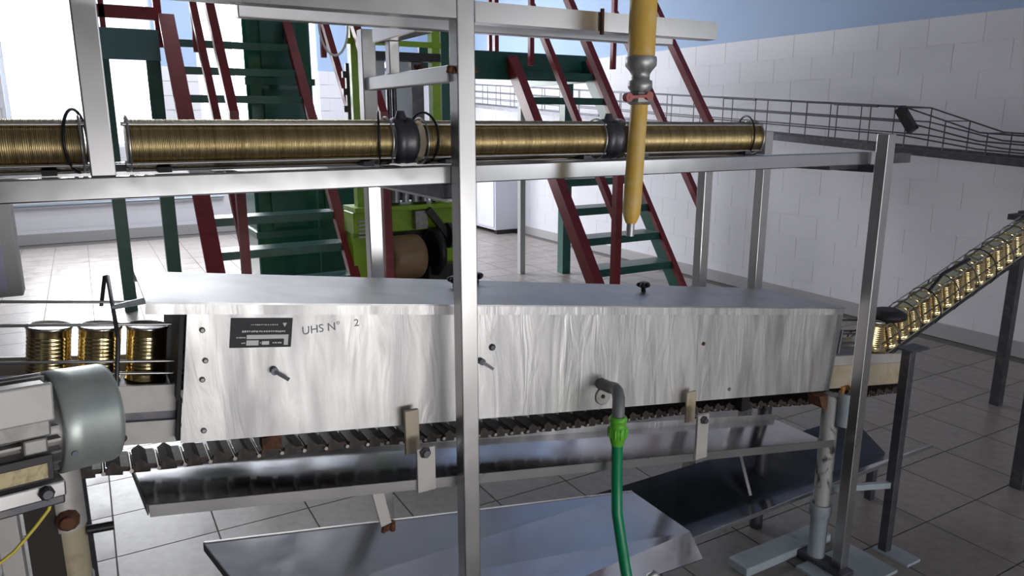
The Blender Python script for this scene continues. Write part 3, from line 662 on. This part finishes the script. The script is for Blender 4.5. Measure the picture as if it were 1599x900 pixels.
MB().box(4.40, 4.45, 2.045, 2.095, 0, 1.12).build('post', 'darksteel', t); MB().box(4.30, 4.45, 1.78, 2.095, 1.08, 1.11).build('arm', 'darksteel', t)
n = 0; s = .075
while s < 1.22:
    can(c0+dl*s-nl*.056, math.atan2(nl.x, nl.z), 'gold can inside the inclined wire lift, %s from its lower end' % ORD[n], 'gold cans in the inclined lift', 0, crg); s += .0815; n += 1
t = thing('chute_post', (2.48, 1.467, 0), 'dark square post with a cap plate right of the right leg', 'post')
MB().box(2.465, 2.499, 1.45, 1.484, 0, .80).build('post', 'darksteel', t, None, .002); MB().box(2.46, 2.56, 1.44, 1.50, .80, .808).build('cap_plate', 'darksteel', t)
MB().box(2.46, 2.54, 1.36, 1.50, 0, .010).build('foot_plate', 'bluegrey', t)
tag(MB().box(3.44, 3.49, 1.455, 1.505, 0, .80).build('square_post', 'darksteel', bevel=.002), 'dark square post at the lower right edge of the picture', 'post')

# ------------------------------------------------------------------ yellow pipe hanging from above
t = thing('gas_pipe', (1.115, 1.35, 1.34), 'yellow drop pipe with a valve hanging in front of the lid stacks', 'pipe')
x, y = 1.114, 1.35
MB().cyl((x, y, 1.735), (x+.02, y, 4.2), .0305, 24).build('upper_pipe', 'yellow', t)
MB().lathe((x, y, 1.74), (x, y, 1.66), [(0, .034), (.006, .0355), (.020, .035), (.030, .026), (.038, .021), (.050, .021), (.052, .027), (.066, .028), (.074, .022), (.08, .020)], 20).build('reducer', 'pipegrey', t)
MB().lathe((x, y, 1.665), (x, y, 1.635), [(0, .022), (.004, .030), (.024, .030), (.030, .021)], 8, smooth=False).build('valve_body', 'pipegrey', t)
m = MB().bar((x-.002, y-.03, 1.654), (x-.065, y-.035, 1.650), .016, .006); m.cyl((x, y-.022, 1.654), (x, y-.036, 1.654), .010, 10)
m.cyl((x-.062, y-.042, 1.650), (x-.062, y-.028, 1.650), .010, 10); m.build('valve_lever', 'valvered', t, 'faded red valve lever')
MB().lathe((x, y, 1.64), (x-.013, y, 1.365), [(0, .0195), (.22, .0215), (.25, .021), (.262, .0175), (.275, .012)], 20).build('lower_pipe', 'yellow', t)
MB().cyl((x-.012, y, 1.385), (x-.014, y, 1.335), .0095, 14).build('nozzle', 'pipegrey', t)

# ------------------------------------------------------------------ motor at the left
t = thing('gear_motor', (-.1, 1.32, .95), 'grey electric motor with a smooth grey-green fan cowl at the left', 'motor')
ax = V((math.cos(R(16)), math.sin(R(16)), -.06)).normalized(); mc = V((-.090, 1.325, 1.128))
sd = ax.cross(V((0, 0, 1))).normalized(); upv = sd.cross(ax)
fr = sd if sd.y < 0 else -sd
MB().lathe(mc, mc+ax*.12, [(0, .080), (.003, .0835), (.026, .0835), (.028, .0828), (.078, .0818), (.086, .079), (.090, .070)], 44).build('fan_cowl', 'cowl', t)
MB().cyl(mc+ax*.012+fr*.070-upv*.03, mc+ax*.012+fr*.082-upv*.03, .005, 10).build('cowl_screw', 'darksteel', t)
MB().cyl(mc-ax*.30, mc+ax*.01, .068, 32).build('body', 'cast', t)
for k in range(26):
    a = 2*math.pi*k/26; d = sd*math.cos(a)+upv*math.sin(a)
    MB().bar(mc-ax*.28+d*.073, mc-ax*.006+d*.073, .004, .020, d).build('cooling_fin', 'cast', t)
def mbox(name, a0, a1, f0, f1, u0, u1, m, par=t, bev=.003):
    P = lambda a, f, u_: mc+ax*a+fr*f+upv*u_
    return MB().hexa([P(a0, f0, u0), P(a1, f0, u0), P(a1, f1, u0), P(a0, f1, u0), P(a0, f0, u1), P(a1, f0, u1), P(a1, f1, u1), P(a0, f1, u1)]).build(name, m, par, None, bev)
mbox('terminal_box', -.20, -.022, .06, .100, .015, .092, 'cast')
mbox('terminal_lid', -.205, -.018, .100, .108, .040, .098, 'plate')
mbox('mounting_lug', -.058, -.026, .070, .094, -.012, .012, 'cast')
dp = mbox('data_plate', -.24, -.020, .086, .089, -.058, -.018, 'black', t, .001)
mbox('data_field', -.22, -.028, .0892, .0902, -.054, -.030, 'brass', dp, .0005)
mbox('foot_rail', -.25, -.004, .05, .085, -.092, -.066, 'steel')
MB().lathe(mc-ax*.032+fr*.085-upv*.078, mc-ax*.032+fr*.098-upv*.078, [(0, .011), (.008, .011), (.013, .007)], 8).build('bolt', 'darksteel', t)
mbox('base_plate', -.30, .0, -.08, .06, -.115, -.096, 'darksteel')
t = thing('motor_stand', (-.17, 1.40, 0), 'grey square leg of the motor stand at the lower left corner', 'stand')
MB().box(-.192, -.160, 1.385, 1.425, 0, 1.0).build('leg', 'plate', t, None, .002); MB().box(-.45, -.10, 1.40, 1.46, 1.0, 1.014).build('top_plate', 'darksteel', t)
MB().box(-.160, -.108, 1.47, 1.49, .45, 1.0).build('side_plate', 'umber', t)
t = thing('yellow_cable', (-.12, 1.28, 1.0), 'thin yellow cable with a plug under the motor at the left edge', 'cable')
MB().box(-.106, -.094, 1.262, 1.275, 1.018, 1.040).build('plug', 'cable', t, None, .002)
MB().tube([(-.10, 1.268, 1.020), (-.104, 1.266, 1.008), (-.125, 1.262, .985), (-.155, 1.258, .955), (-.20, 1.25, .93), (-.26, 1.25, .90)], .0028, 8).build('lead', 'cable', t)
# control panel hung at the left edge
t = thing('control_panel', (-.3, 2.0, 1.2), 'pale framed panel with a lavender face at the left edge', 'panel')
MB().box(-.60, -.149, 2.0, 2.07, 1.205, 1.46).build('frame', 'palegrey', t, None, .003); MB().box(-.58, -.178, 1.996, 2.0, 1.222, 1.45).build('screen', 'lavender', t)
MB().box(-.40, -.36, 2.005, 2.033, 1.46, 1.463).build('hook', 'darksteel', t)
